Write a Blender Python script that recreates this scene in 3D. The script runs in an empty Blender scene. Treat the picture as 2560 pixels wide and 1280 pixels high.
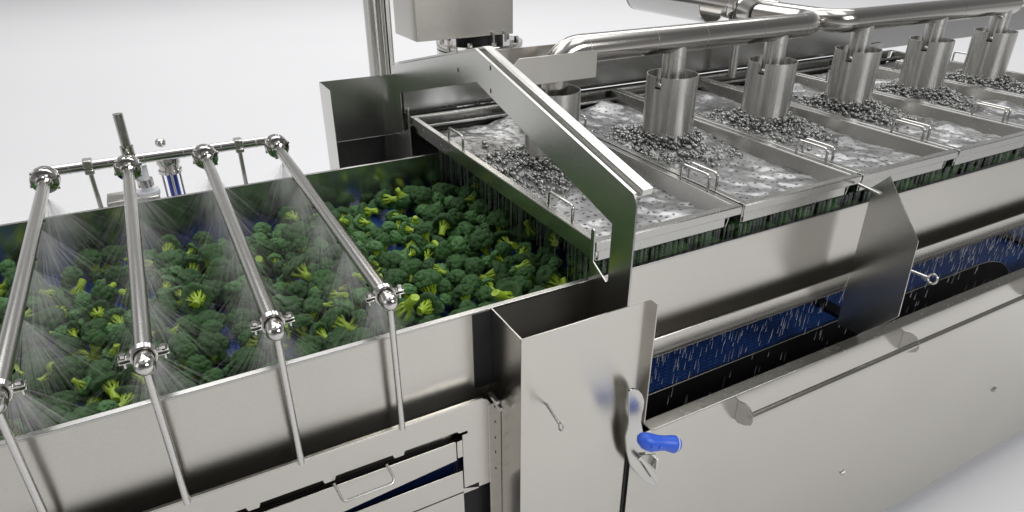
import bpy, bmesh, math, random
import numpy as np
from mathutils import Vector, Matrix

# ------------------------------------------------------------------ scale
S = 0.6            # model units -> metres
ZF = 1.9           # the trough rim stands ZF units above the floor
SC = bpy.context.scene
COL = SC.collection


def W(p):
    return Vector((p[0] * S, p[1] * S, (p[2] + ZF) * S))


# ------------------------------------------------------------------ camera
cam_d = bpy.data.cameras.new("camera")
cam_d.sensor_width = 36.0
cam_d.lens = 23.568
cam_d.clip_start = 0.02
cam_d.clip_end = 500.0
cam = bpy.data.objects.new("camera", cam_d)
COL.objects.link(cam)
RT = Vector((0.8805443, -0.4739613, -0.0015487))
UP = Vector((0.2181989, 0.4024736, 0.8890468))
FW = Vector((0.4207505, 0.7831830, -0.4578137))
m = Matrix.Identity(4)
for i in range(3):
    m[i][0], m[i][1], m[i][2] = RT[i], UP[i], -FW[i]
m.translation = W((0, 0, 1.0))
cam.matrix_world = m
SC.camera = cam

# ------------------------------------------------------------------ studio light
world = bpy.data.worlds.new("World")
SC.world = world
world.use_nodes = True
wn = world.node_tree
wn.nodes.clear()
wo = wn.nodes.new("ShaderNodeOutputWorld")
wb = wn.nodes.new("ShaderNodeBackground")
tc = wn.nodes.new("ShaderNodeTexCoord")
sx = wn.nodes.new("ShaderNodeSeparateXYZ")
mr = wn.nodes.new("ShaderNodeMapRange")
mr.inputs["From Min"].default_value = -0.2
mr.inputs["From Max"].default_value = 1.0
rp = wn.nodes.new("ShaderNodeValToRGB")
rp.color_ramp.elements[0].position = 0.0
rp.color_ramp.elements[0].color = (0.52, 0.52, 0.53, 1)
rp.color_ramp.elements[1].position = 1.0
rp.color_ramp.elements[1].color = (0.30, 0.30, 0.31, 1)
for pos, c in ((0.27, 0.90), (0.38, 0.42), (0.54, 0.30), (0.77, 0.32), (0.86, 1.0), (0.94, 0.9)):
    e = rp.color_ramp.elements.new(pos)
    e.color = (c, c, c * 1.01, 1)
wn.links.new(tc.outputs["Generated"], sx.inputs[0])
wn.links.new(sx.outputs["Z"], mr.inputs["Value"])
wn.links.new(mr.outputs[0], rp.inputs[0])
# the studio is darker on the side the camera stands on
fy = wn.nodes.new("ShaderNodeMapRange")
fy.inputs["From Min"].default_value = -0.75
fy.inputs["From Max"].default_value = 0.25
fy.inputs["To Min"].default_value = 0.30
fy.inputs["To Max"].default_value = 1.0
wn.links.new(sx.outputs["Y"], fy.inputs["Value"])
wm = wn.nodes.new("ShaderNodeMix")
wm.data_type = 'RGBA'
wm.blend_type = 'MULTIPLY'
wm.inputs[0].default_value = 1.0
wn.links.new(rp.outputs[0], wm.inputs[6])
wn.links.new(fy.outputs[0], wm.inputs[7])
wn.links.new(wm.outputs[2], wb.inputs["Color"])
wb.inputs["Strength"].default_value = 0.78
wn.links.new(wb.outputs[0], wo.inputs["Surface"])


def area(name, loc, target, size, power, size_y=None, color=(1, 1, 1)):
    d = bpy.data.lights.new(name, 'AREA')
    d.energy = power
    d.color = color
    d.shape = 'RECTANGLE'
    d.size = size
    d.size_y = size_y or size
    o = bpy.data.objects.new(name, d)
    COL.objects.link(o)
    o.location = loc
    o.rotation_euler = (Vector(target) - Vector(loc)).to_track_quat('-Z', 'Y').to_euler()
    return o


area("key_softbox", (-0.4, 2.8, 6.5), (0.6, 1.6, 0.6), 4.0, 75, 2.5)
area("overhead_softbox", (2.2, 1.0, 5.5), (1.2, 1.4, 0.8), 3.0, 45, 2.0)
area("side_softbox", (-4.5, 0.5, 3.2), (0.6, 1.4, 1.0), 2.5, 18, 2.5)
area("backdrop_fill", (5.0, 10.0, 11.0), (5.6, 11.2, 0.0), 18.0, 1180, 6.0)  # unseen fill lamp, added to whiten the floor behind the machine
area("front_fill", (2.6, -3.2, 4.2), (1.6, 1.0, 0.7), 2.5, 110, 1.6)  # unseen fill from the camera side, added to brighten the lower belt

SC.view_settings.view_transform = 'Standard'
SC.view_settings.look = 'None'
SC.view_settings.exposure = 0.12
SC.view_settings.gamma = 1.0
SC.view_settings.use_curve_mapping = False
SC.cycles.transparent_max_bounces = 48
SC.cycles.max_bounces = 10
SC.cycles.glossy_bounces = 6
SC.cycles.use_denoising = True

# ------------------------------------------------------------------ materials


def new_mat(name):
    mt = bpy.data.materials.new(name)
    mt.use_nodes = True
    nt = mt.node_tree
    b = nt.nodes["Principled BSDF"]
    return mt, nt, b


def setc(b, key, v):
    b.inputs[key].default_value = v


def steel(name, col, rough, grain=(6, 6, 240), bump=0.06, metallic=1.0, rvar=0.06, aniso=0.0):
    mt, nt, b = new_mat(name)
    setc(b, "Metallic", metallic)
    N = nt.nodes
    t = N.new("ShaderNodeTexCoord")
    mp = N.new("ShaderNodeMapping")
    mp.inputs["Scale"].default_value = grain
    n = N.new("ShaderNodeTexNoise")
    n.inputs["Scale"].default_value = 6.0
    n.inputs["Detail"].default_value = 4.0
    nt.links.new(t.outputs["Object"], mp.inputs[0])
    nt.links.new(mp.outputs[0], n.inputs["Vector"])
    r = N.new("ShaderNodeMapRange")
    r.inputs["To Min"].default_value = rough - rvar
    r.inputs["To Max"].default_value = rough + rvar
    nt.links.new(n.outputs["Fac"], r.inputs["Value"])
    nt.links.new(r.outputs[0], b.inputs["Roughness"])
    if aniso:
        tg = N.new("ShaderNodeTangent")
        tg.direction_type = 'RADIAL'
        tg.axis = 'Z'
        nt.links.new(tg.outputs[0], b.inputs["Tangent"])
        setc(b, "Anisotropic", aniso)
        setc(b, "Anisotropic Rotation", 0.25)
    # faint large smudges in the tone, plus the grain of the brushing
    n2 = N.new("ShaderNodeTexNoise")
    n2.inputs["Scale"].default_value = 3.0
    n2.inputs["Detail"].default_value = 5.0
    nt.links.new(t.outputs["Object"], n2.inputs["Vector"])
    mx = N.new("ShaderNodeMix")
    mx.data_type = 'RGBA'
    mx.inputs[6].default_value = (col[0] * 0.93, col[1] * 0.93, col[2] * 0.93, 1)
    mx.inputs[7].default_value = (col[0] * 1.05, col[1] * 1.05, col[2] * 1.05, 1)
    n3 = N.new("ShaderNodeTexNoise")
    n3.inputs["Scale"].default_value = 420.0
    n3.inputs["Detail"].default_value = 2.0
    nt.links.new(t.outputs["Object"], n3.inputs["Vector"])
    av = N.new("ShaderNodeMath")
    av.operation = 'MULTIPLY_ADD'
    av.inputs[1].default_value = 1.6
    nt.links.new(n3.outputs["Fac"], av.inputs[0])
    sb = N.new("ShaderNodeMath")
    sb.operation = 'SUBTRACT'
    sb.inputs[1].default_value = 0.8
    nt.links.new(n2.outputs["Fac"], sb.inputs[0])
    nt.links.new(sb.outputs[0], av.inputs[2])
    nt.links.new(av.outputs[0], mx.inputs[0])
    nt.links.new(mx.outputs[2], b.inputs["Base Color"])
    if not bump:
        return mt
    bp = N.new("ShaderNodeBump")
    bp.inputs["Strength"].default_value = bump
    bp.inputs["Distance"].default_value = 0.002
    nt.links.new(n.outputs["Fac"], bp.inputs["Height"])
    nt.links.new(bp.outputs[0], b.inputs["Normal"])
    return mt


def plain(name, col, rough=0.5, metallic=0.0, var=0.12, scale=40):
    mt, nt, b = new_mat(name)
    setc(b, "Metallic", metallic)
    setc(b, "Roughness", rough)
    n = nt.nodes.new("ShaderNodeTexNoise")
    n.inputs["Scale"].default_value = scale
    n.inputs["Detail"].default_value = 4
    t = nt.nodes.new("ShaderNodeTexCoord")
    nt.links.new(t.outputs["Object"], n.inputs["Vector"])
    mx = nt.nodes.new("ShaderNodeMix")
    mx.data_type = 'RGBA'
    mx.inputs[6].default_value = tuple(c * (1 - var) for c in col) + (1,)
    mx.inputs[7].default_value = tuple(min(1, c * (1 + var)) for c in col) + (1,)
    nt.links.new(n.outputs["Fac"], mx.inputs[0])
    nt.links.new(mx.outputs[2], b.inputs["Base Color"])
    return mt


PANEL = steel("brushed_panel_steel", (0.575, 0.555, 0.51), 0.24, (60, 60, 200), 0.05, aniso=0.85)
PLATE = steel("plate_steel", (0.58, 0.575, 0.55), 0.22, (40, 200, 40), 0.05, aniso=0.6)
INNER = steel("inner_wall_steel", (0.50, 0.50, 0.49), 0.17, (60, 60, 2), 0.05, aniso=0.75)
TRAY = steel("tray_steel", (0.47, 0.465, 0.445), 0.26, (10, 20, 10), 0.0, rvar=0.04)
PIPE = steel("pipe_steel", (0.52, 0.50, 0.47), 0.18, (120, 120, 120), 0.03)
TUBE = steel("turned_tube_steel", (0.53, 0.52, 0.49), 0.22, (20, 400, 20), 0.05)
SLEEVE = steel("sleeve_steel", (0.68, 0.67, 0.64), 0.27, (14, 14, 0.25), 0.02, rvar=0.05, aniso=0.9)
CHROME = steel("polished_steel", (0.62, 0.605, 0.58), 0.07, (20, 20, 20), 0.0, rvar=0.02)
ROD = steel("satin_rod_steel", (0.62, 0.61, 0.58), 0.28, (50, 50, 300), 0.03)
BLACK = plain("black_plastic", (0.006, 0.006, 0.007), 0.45)
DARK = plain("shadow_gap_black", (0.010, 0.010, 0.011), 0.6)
BLUE_GRIP = plain("blue_plastic", (0.035, 0.13, 0.72), 0.38, var=0.04)
BLUE_TUBE = plain("blue_filter", (0.02, 0.06, 0.42), 0.35, var=0.05)
GREY = plain("grey_rubber", (0.34, 0.34, 0.345), 0.5, var=0.04)
CLEAR = plain("frosted_white_plastic", (0.75, 0.77, 0.80), 0.3, var=0.02)


def belt_material():
    mt, nt, b = new_mat("blue_modular_belt")
    N = nt.nodes
    t = N.new("ShaderNodeTexCoord")
    br = N.new("ShaderNodeTexBrick")
    br.inputs["Scale"].default_value = 26.0
    br.inputs["Color1"].default_value = (0.018, 0.062, 0.235, 1)
    br.inputs["Color2"].default_value = (0.024, 0.075, 0.27, 1)
    br.inputs["Mortar"].default_value = (0.004, 0.012, 0.055, 1)
    br.inputs["Mortar Size"].default_value = 0.035
    nt.links.new(t.outputs["Object"], br.inputs["Vector"])
    nt.links.new(br.outputs["Color"], b.inputs["Base Color"])
    setc(b, "Roughness", 0.38)
    bp = N.new("ShaderNodeBump")
    bp.inputs["Strength"].default_value = 0.5
    bp.inputs["Distance"].default_value = 0.003
    inv = N.new("ShaderNodeMath")
    inv.operation = 'SUBTRACT'
    inv.inputs[0].default_value = 1.0
    nt.links.new(br.outputs["Fac"], inv.inputs[1])
    nt.links.new(inv.outputs[0], bp.inputs["Height"])
    nt.links.new(bp.outputs[0], b.inputs["Normal"])
    return mt


BELT = belt_material()


def crown_material():
    mt, nt, b = new_mat("broccoli_crown_green")
    N = nt.nodes
    t = N.new("ShaderNodeTexCoord")
    n = N.new("ShaderNodeTexVoronoi")
    n.inputs["Scale"].default_value = 330.0
    nt.links.new(t.outputs["Object"], n.inputs["Vector"])
    n2 = N.new("ShaderNodeTexNoise")
    n2.inputs["Scale"].default_value = 60.0
    n2.inputs["Detail"].default_value = 3
    nt.links.new(t.outputs["Object"], n2.inputs["Vector"])
    oi = N.new("ShaderNodeObjectInfo")
    r = N.new("ShaderNodeValToRGB")
    r.color_ramp.elements[0].color = (0.050, 0.140, 0.041, 1)
    r.color_ramp.elements[1].color = (0.084, 0.212, 0.056, 1)
    nt.links.new(n2.outputs["Fac"], r.inputs[0])
    hs = N.new("ShaderNodeHueSaturation")
    v = N.new("ShaderNodeMapRange")
    v.inputs["To Min"].default_value = 0.75
    v.inputs["To Max"].default_value = 1.2
    nt.links.new(oi.outputs["Random"], v.inputs["Value"])
    nt.links.new(v.outputs[0], hs.inputs["Value"])
    nt.links.new(r.outputs[0], hs.inputs["Color"])
    nt.links.new(hs.outputs[0], b.inputs["Base Color"])
    setc(b, "Roughness", 0.62)
    bp = N.new("ShaderNodeBump")
    bp.inputs["Strength"].default_value = 0.9
    bp.inputs["Distance"].default_value = 0.0018
    inv = N.new("ShaderNodeMath")
    inv.operation = 'SUBTRACT'
    inv.inputs[0].default_value = 1.0
    nt.links.new(n.outputs["Distance"], inv.inputs[1])
    nt.links.new(inv.outputs[0], bp.inputs["Height"])
    nt.links.new(bp.outputs[0], b.inputs["Normal"])
    return mt


def stem_material():
    mt, nt, b = new_mat("broccoli_stem_yellow_green")
    N = nt.nodes
    t = N.new("ShaderNodeTexCoord")
    n = N.new("ShaderNodeTexNoise")
    n.inputs["Scale"].default_value = 30.0
    n.inputs["Detail"].default_value = 4
    nt.links.new(t.outputs["Object"], n.inputs["Vector"])
    r = N.new("ShaderNodeValToRGB")
    r.color_ramp.elements[0].color = (0.19, 0.34, 0.015, 1)
    r.color_ramp.elements[1].color = (0.42, 0.56, 0.045, 1)
    r.color_ramp.elements[0].position = 0.3
    r.color_ramp.elements[1].position = 0.7
    nt.links.new(n.outputs["Fac"], r.inputs[0])
    nt.links.new(r.outputs[0], b.inputs["Base Color"])
    setc(b, "Roughness", 0.42)
    setc(b, "Subsurface Weight", 0.15)
    setc(b, "Subsurface Radius", (0.006, 0.008, 0.002))
    setc(b, "Subsurface Scale", 0.5)
    return mt


CROWN = crown_material()
STEM = stem_material()


def streak_material(name, alpha, col):
    mt, nt, b = new_mat(name)
    N = nt.nodes
    setc(b, "Base Color", col + (1,))
    setc(b, "Roughness", 0.25)
    t = N.new("ShaderNodeTexCoord")
    n = N.new("ShaderNodeTexNoise")
    n.inputs["Scale"].default_value = 35.0
    nt.links.new(t.outputs["Object"], n.inputs["Vector"])
    r = N.new("ShaderNodeMapRange")
    r.inputs["To Min"].default_value = alpha * 0.35
    r.inputs["To Max"].default_value = alpha * 1.65
    nt.links.new(n.outputs["Fac"], r.inputs["Value"])
    nt.links.new(r.outputs[0], b.inputs["Alpha"])
    return mt


SPRAY = streak_material("spray_water", 0.042, (0.82, 0.80, 0.81))
DRIP = streak_material("falling_water", 0.16, (0.42, 0.44, 0.43))
RAIN = streak_material("rain_water", 0.55, (0.80, 0.82, 0.85))


def water_material():
    mt, nt, b = new_mat("churned_tray_water")
    N = nt.nodes
    t = N.new("ShaderNodeTexCoord")
    n = N.new("ShaderNodeTexNoise")
    n.inputs["Scale"].default_value = 7.0
    n.inputs["Detail"].default_value = 5
    n.inputs["Distortion"].default_value = 0.8
    oi = N.new("ShaderNodeObjectInfo")
    mm = N.new("ShaderNodeMath")
    mm.operation = 'MULTIPLY'
    mm.inputs[1].default_value = 40.0
    nt.links.new(oi.outputs["Random"], mm.inputs[0])
    of = N.new("ShaderNodeVectorMath")
    of.operation = 'ADD'
    nt.links.new(t.outputs["Object"], of.inputs[0])
    nt.links.new(mm.outputs[0], of.inputs[1])
    nt.links.new(of.outputs[0], n.inputs["Vector"])
    r = N.new("ShaderNodeValToRGB")
    r.color_ramp.elements[0].color = (0.10, 0.10, 0.10, 1)
    r.color_ramp.elements[1].color = (0.56, 0.56, 0.56, 1)
    r.color_ramp.elements[0].position = 0.36
    r.color_ramp.elements[1].position = 0.70
    nt.links.new(n.outputs["Fac"], r.inputs[0])
    # holes of the perforated tray showing through the water
    n3 = N.new("ShaderNodeTexNoise")
    n3.inputs["Scale"].default_value = 9.0
    nt.links.new(t.outputs["Object"], n3.inputs["Vector"])
    ad = N.new("ShaderNodeMix")
    ad.data_type = 'VECTOR'
    ad.inputs[0].default_value = 0.05
    nt.links.new(t.outputs["Object"], ad.inputs[4])
    nt.links.new(n3.outputs["Color"], ad.inputs[5])
    vo = N.new("ShaderNodeTexVoronoi")
    vo.voronoi_dimensions = '2D'
    vo.inputs["Scale"].default_value = 52.0
    vo.inputs["Randomness"].default_value = 0.7
    nt.links.new(ad.outputs[1], vo.inputs["Vector"])
    lt = N.new("ShaderNodeMapRange")
    lt.inputs["From Min"].default_value = 0.12
    lt.inputs["From Max"].default_value = 0.2
    lt.inputs["To Min"].default_value = 0.12
    lt.inputs["To Max"].default_value = 1.0
    nt.links.new(vo.outputs["Distance"], lt.inputs["Value"])
    mu = N.new("ShaderNodeMix")
    mu.data_type = 'RGBA'
    mu.blend_type = 'MULTIPLY'
    mu.inputs[0].default_value = 1.0
    nt.links.new(r.outputs[0], mu.inputs[6])
    nt.links.new(lt.outputs[0], mu.inputs[7])
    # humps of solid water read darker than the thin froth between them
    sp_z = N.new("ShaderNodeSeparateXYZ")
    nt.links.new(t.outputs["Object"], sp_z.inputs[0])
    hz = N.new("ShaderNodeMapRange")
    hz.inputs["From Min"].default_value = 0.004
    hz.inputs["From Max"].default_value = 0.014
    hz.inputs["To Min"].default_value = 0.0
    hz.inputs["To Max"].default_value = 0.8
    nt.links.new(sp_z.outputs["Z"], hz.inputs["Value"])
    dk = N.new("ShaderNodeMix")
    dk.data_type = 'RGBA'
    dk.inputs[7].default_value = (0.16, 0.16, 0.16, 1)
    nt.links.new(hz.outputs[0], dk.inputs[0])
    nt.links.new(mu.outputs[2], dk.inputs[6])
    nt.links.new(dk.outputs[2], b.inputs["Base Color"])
    setc(b, "Metallic", 0.35)
    setc(b, "Roughness", 0.28)
    bp = N.new("ShaderNodeBump")
    bp.inputs["Strength"].default_value = 0.35
    bp.inputs["Distance"].default_value = 0.006
    nt.links.new(n.outputs["Fac"], bp.inputs["Height"])
    nt.links.new(bp.outputs[0], b.inputs["Normal"])
    return mt


WATER = water_material()
BUBBLE = plain("splash_bubble_water", (0.34, 0.34, 0.33), 0.24, 0.7, 0.65, 60)


def floor_material():
    mt, nt, b = new_mat("white_studio_floor")
    N = nt.nodes
    t = N.new("ShaderNodeTexCoord")
    n = N.new("ShaderNodeTexNoise")
    n.inputs["Scale"].default_value = 0.35
    n.inputs["Detail"].default_value = 3
    nt.links.new(t.outputs["Object"], n.inputs["Vector"])
    r = N.new("ShaderNodeValToRGB")
    r.color_ramp.elements[0].color = (0.80, 0.80, 0.81, 1)
    r.color_ramp.elements[1].color = (0.86, 0.86, 0.865, 1)
    nt.links.new(n.outputs["Fac"], r.inputs[0])
    nt.links.new(r.outputs[0], b.inputs["Base Color"])
    setc(b, "Roughness", 0.6)
    return mt


FLOOR = floor_material()

# ------------------------------------------------------------------ mesh helpers
ORG = {}


class MB:
    """collects geometry given in model units (origin on the trough rim)"""

    def __init__(self):
        self.v = []
        self.f = []

    def add(self, vs, fs):
        o = len(self.v)
        self.v += [tuple(p) for p in vs]
        self.f += [tuple(i + o for i in q) for q in fs]
        return self

    def box(self, x0, x1, y0, y1, z0, z1):
        vs = [(x, y, z) for x in (x0, x1) for y in (y0, y1) for z in (z0, z1)]
        return self.add(vs, [(0, 1, 3, 2), (4, 6, 7, 5), (0, 4, 5, 1), (2, 3, 7, 6), (0, 2, 6, 4), (1, 5, 7, 3)])

    def prism(self, pts, axis, a, b):
        """2-D outline extruded between a and b along axis"""
        def P(p, h):
            if axis == 'x':
                return (h, p[0], p[1])
            if axis == 'y':
                return (p[0], h, p[1])
            return (p[0], p[1], h)
        n = len(pts)
        vs = [P(p, a) for p in pts] + [P(p, b) for p in pts]
        fs = [tuple(range(n)), tuple(range(2 * n - 1, n - 1, -1))]
        for i in range(n):
            j = (i + 1) % n
            fs.append((i, i + n, j + n, j))
        return self.add(vs, fs)

    def tube(self, path, r, seg=12, caps=True, closed=False):
        path = [Vector(p) for p in path]
        n = len(path)
        rs = r if isinstance(r, (list, tuple)) else [r] * n
        ring = []
        nrm = None
        vs = []
        for i, p in enumerate(path):
            if closed:
                t = (path[(i + 1) % n] - path[i - 1]).normalized()
            elif i == 0:
                t = (path[1] - path[0]).normalized()
            elif i == n - 1:
                t = (path[-1] - path[-2]).normalized()
            else:
                t = ((path[i + 1] - p).normalized() + (p - path[i - 1]).normalized()).normalized()
            if nrm is None:
                a = Vector((0, 0, 1)) if abs(t.z) < 0.9 else Vector((1, 0, 0))
                nrm = (a - t * a.dot(t)).normalized()
            else:
                nrm = (nrm - t * nrm.dot(t)).normalized()
            bn = t.cross(nrm)
            for k in range(seg):
                a = 2 * math.pi * k / seg
                vs.append(p + (nrm * math.cos(a) + bn * math.sin(a)) * rs[i])
        fs = []
        for i in range(n if closed else n - 1):
            i2 = (i + 1) % n
            for k in range(seg):
                k2 = (k + 1) % seg
                fs.append((i * seg + k, i * seg + k2, i2 * seg + k2, i2 * seg + k))
        if caps and not closed:
            fs.append(tuple(range(seg - 1, -1, -1)))
            fs.append(tuple(range((n - 1) * seg, n * seg)))
        return self.add(vs, fs)

    def lathe(self, prof, c, axis='z', seg=40):
        """prof = [(radius, height)...] turned round an axis through c"""
        vs = []
        fs = []
        for r, h in prof:
            for k in range(seg):
                a = 2 * math.pi * k / seg
                u, w = r * math.cos(a), r * math.sin(a)
                if axis == 'z':
                    p = (c[0] + u, c[1] + w, c[2] + h)
                elif axis == 'y':
                    p = (c[0] + w, c[1] + h, c[2] + u)
                else:
                    p = (c[0] + h, c[1] + u, c[2] + w)
                vs.append(p)
        for i in range(len(prof) - 1):
            for k in range(seg):
                k2 = (k + 1) % seg
                fs.append((i * seg + k, i * seg + k2, (i + 1) * seg + k2, (i + 1) * seg + k))
        return self.add(vs, fs)

    def ball(self, c, r, sub=2, sz=(1, 1, 1)):
        bm = bmesh.new()
        bmesh.ops.create_icosphere(bm, subdivisions=sub, radius=r)
        vs = [(c[0] + v.co.x * sz[0], c[1] + v.co.y * sz[1], c[2] + v.co.z * sz[2]) for v in bm.verts]
        fs = [tuple(v.index for v in f.verts) for f in bm.faces]
        bm.free()
        return self.add(vs, fs)

    def mesh(self, name, org, sharp=38):
        me = bpy.data.meshes.new(name)
        ox, oy, oz = org
        me.from_pydata([((x - ox) * S, (y - oy) * S, (z - oz) * S) for x, y, z in self.v], [], self.f)
        bm = bmesh.new()
        bm.from_mesh(me)
        bmesh.ops.recalc_face_normals(bm, faces=bm.faces)
        bm.to_mesh(me)
        bm.free()
        me.polygons.foreach_set("use_smooth", [True] * len(me.polygons))
        me.set_sharp_from_angle(angle=math.radians(sharp))
        return me


def fillet(pts, r, n=6):
    pts = [Vector(p) for p in pts]
    out = [pts[0]]
    for a, b, c in zip(pts, pts[1:], pts[2:]):
        u, w = (a - b).normalized(), (c - b).normalized()
        ang = u.angle(w)
        d = min(r / math.tan(ang / 2), (a - b).length * 0.49, (c - b).length * 0.49)
        rr = d * math.tan(ang / 2)
        p0 = b + u * d
        p1 = b + w * d
        cen = b + (u + w).normalized() * (rr / math.sin(ang / 2))
        v0, v1 = p0 - cen, p1 - cen
        th = v0.angle(v1)
        ax = v0.cross(v1).normalized()
        for k in range(n + 1):
            out.append(cen + Matrix.Rotation(th * k / n, 3, ax) @ v0)
    out.append(pts[-1])
    return out


def tag(o, label=None, cat=None, group=None, kind=None):
    if label:
        o["label"] = label
    if cat:
        o["category"] = cat
    if group:
        o["group"] = group
    if kind:
        o["kind"] = kind
    return o


def thing(name, label, cat, org, group=None, kind=None):
    o = bpy.data.objects.new(name, None)
    o.empty_display_size = 0.05
    COL.objects.link(o)
    o.location = W(org)
    ORG[o.name] = tuple(org)
    return tag(o, label, cat, group, kind)


def obj(name, mb, mat, parent=None, bevel=0.0, org=None, sharp=38):
    if parent is not None:
        og = ORG[parent.name]
    else:
        og = org or tuple(np.mean(np.array(mb.v), axis=0))
    me = mb.mesh(name, og, sharp)
    me.materials.append(mat)
    o = bpy.data.objects.new(name, me)
    COL.objects.link(o)
    if parent is not None:
        o.parent = parent
    else:
        o.location = W(og)
    ORG[o.name] = og
    if bevel:
        md = o.modifiers.new("bevel", 'BEVEL')
        md.width = bevel * S
        md.segments = 2
        md.limit_method = 'ANGLE'
        md.angle_limit = math.radians(40)
    return o


def children_of(o):
    return [c for c in bpy.data.objects if c.parent is o]


def copy_thing(src, org, label=None):
    """a copy of a thing, its parts and their sub-parts"""
    r = src.copy()
    COL.objects.link(r)
    r.location = W(org)
    if label:
        r["label"] = label
    for ch in list(src.children):
        c = ch.copy()
        COL.objects.link(c)
        c.parent = r
        for g in list(ch.children):
            d = g.copy()
            COL.objects.link(d)
            d.parent = c
    return r


# ================================================================== SETTING
fl = MB()
nseg = 24
R0 = 120
fl.add([(-R0, -R0, -ZF), (R0, -R0, -ZF), (R0, R0, -ZF), (-R0, R0, -ZF)], [(0, 1, 2, 3)])
tag(obj("floor", fl, FLOOR, org=(0, 0, -ZF)), kind="structure")

# ================================================================== TROUGH
YF = 1.456
YB = 2.79
XL, XR = -2.2, 4.85
tr = thing("conveyor_trough", "long stainless steel trough with open top carrying the broccoli on a blue belt", "trough", (0.3, 2.1, -0.6))
obj("front_wall", MB().box(XL, 1.10, YF, YF + 0.007, -0.66, -0.002).box(1.1005, XR, YF, YF + 0.007, -0.39, -0.002), PANEL, tr)
obj("back_wall", MB().box(XL, XR, YB, YB + 0.007, -0.40, -0.002), INNER, tr)
obj("rim", MB().box(XL, XR, YF - 0.0015, YF + 0.016, -0.005, 0.002), TRAY, tr, 0.0012)
obj("rim", MB().box(XL, XR, YB - 0.004, YB + 0.010, -0.005, 0.002), TRAY, tr, 0.0012)
# drip gutter along the outside of the long front wall
gut = []
for k in range(15):
    a = math.pi / 2 * (1 - k / 14)
    gut.append((1.456 - 0.056 * math.cos(a), -0.272 - 0.100 * math.sin(a)))
gut[0] = (YF - 0.002, -0.372)
gut += [(1.4, -0.262), (1.4025, -0.2595), (1.4055, -0.262), (1.4065, -0.325), (1.414, -0.346), (1.428, -0.358), (YF - 0.002, -0.366)]
obj("channel_shade_strip", MB().box(XL, 4.84, 1.413, YF - 0.0025, -0.342, -0.330), DARK, tr)  # black strip added to paint the deep shade at the channel bottom
obj("gutter", MB().prism(gut, 'x', 1.15, 4.85), PANEL, tr)

bl = MB().box(XL, XR, YF + 0.01, YB - 0.003, -0.245, -0.22)
tag(obj("conveyor_belt", bl, BELT), "blue ribbed conveyor belt lying under the broccoli florets", "belt")

# ---------------------------------------------------------------- lower cover in front (left)
lc = thing("lower_cover", "slotted stainless cover with pull handle below the trough front wall", "cover", (0, 1.4, -0.9))
YA = 1.40
top = [(-2.2, -0.2625), (0.655, -0.2625), (0.668, -0.268), (0.678, -0.285), (0.678, -0.60), (0.634, -0.60), (0.634, -0.582), (0.585, -0.582),
       (0.5855, -0.37), (0.603, -0.37), (0.603, -0.360), (0.575, -0.360), (0.569, -0.352)]
x = 0.569
# the tabs of the slot, one pair every 0.195
edge = []
xr = 0.569
for k in range(14):
    a = 0.405 - 0.196 * k
    edge += [(a + 0.004, -0.352), (a, -0.366), (a - 0.028, -0.366), (a - 0.032, -0.352)]
edge += [(-2.2, -0.352)]
obj("top_strip", MB().prism(top + edge, 'y', YA, YA + 0.004), PANEL, lc, 0.001)
obj("folded_edge", MB().box(-2.2, 0.655, YA, YA + 0.009, -0.2625, -0.259), PANEL, lc)
dr = [(-2.2, -0.382), (0.56, -0.382), (0.563, -0.385), (0.563, -0.455), (0.20, -0.488), (-2.2, -0.70)]
drawer = obj("drawer_front", MB().prism(dr, 'y', YA - 0.004, YA + 0.002), PANEL, lc, 0.001)
hp = fillet([(0.204, YA - 0.003, -0.372), (0.214, YA - 0.045, -0.408), (0.362, YA - 0.045, -0.408), (0.352, YA - 0.003, -0.372)], 0.014)
obj("handle", MB().tube(hp, 0.0042, 10), ROD, drawer)
obj("latch_tab", MB().box(0.566, 0.584, YA - 0.003, YA + 0.001, -0.45, -0.386), PANEL, lc, 0.001)
obj("lower_plate", MB().prism([(-2.2, -0.72), (0.19, -0.5105), (0.2, -0.5085), (0.582, -0.5085), (0.582, -0.582), (0.634, -0.60), (0.634, -0.605), (0.582, -0.605), (0.582, -1.75), (-2.2, -1.75)], 'y', YA, YA + 0.004), PANEL, lc, 0.001)
obj("seam_strip", MB().box(-0.2, 0.582, YA - 0.0015, YA - 0.0003, -0.598, -0.596), DARK, lc)
obj("post_strip", MB().box(0.672, 0.712, YA - 0.002, YA + 0.006, -1.75, -0.29), PANEL, lc, 0.001)
for z in (-0.30, -0.358, -0.42, -0.478, -0.545):
    obj("rivet", MB().box(0.691, 0.694, YA - 0.0032, YA - 0.0015, z - 0.007, z + 0.001), DARK, lc)
for q in ((0.675, -0.252), (0.688, -0.281)):
    obj("hook", MB().box(q[0], q[0] + 0.011, 1.355, 1.405, q[1] - 0.009, q[1] + 0.003), ROD, lc, 0.001)
obj("gap_shade_sheet", MB().box(-2.2, 0.70, 1.4455, 1.4485, -1.70, -0.42), DARK, lc)  # black sheet standing in for the shadow in the gap behind the cover
bm_ = MB().box(-1.0, 0.60, 1.428, 1.436, -0.53, -0.44)
for k in range(160):
    xx = -0.9 + 0.0093 * k
    if (k // 9) % 3 != 1:
        bm_.box(xx, xx + 0.0028, 1.4255, 1.428, -0.53, -0.44)
tag(obj("return_belt", bm_, BELT), "narrow strip of dark blue ribbed belt seen through the cover slot", "belt")

# ================================================================== BROCCOLI
rng = random.Random(11)
nrg = np.random.default_rng(5)


def fib(n):
    i = np.arange(n) + 0.5
    ph = np.arccos(1 - 2 * i / n)
    th = math.pi * (1 + 5 ** 0.5) * i
    return np.stack([np.cos(th) * np.sin(ph), np.sin(th) * np.sin(ph), np.cos(ph)], 1)


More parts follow.
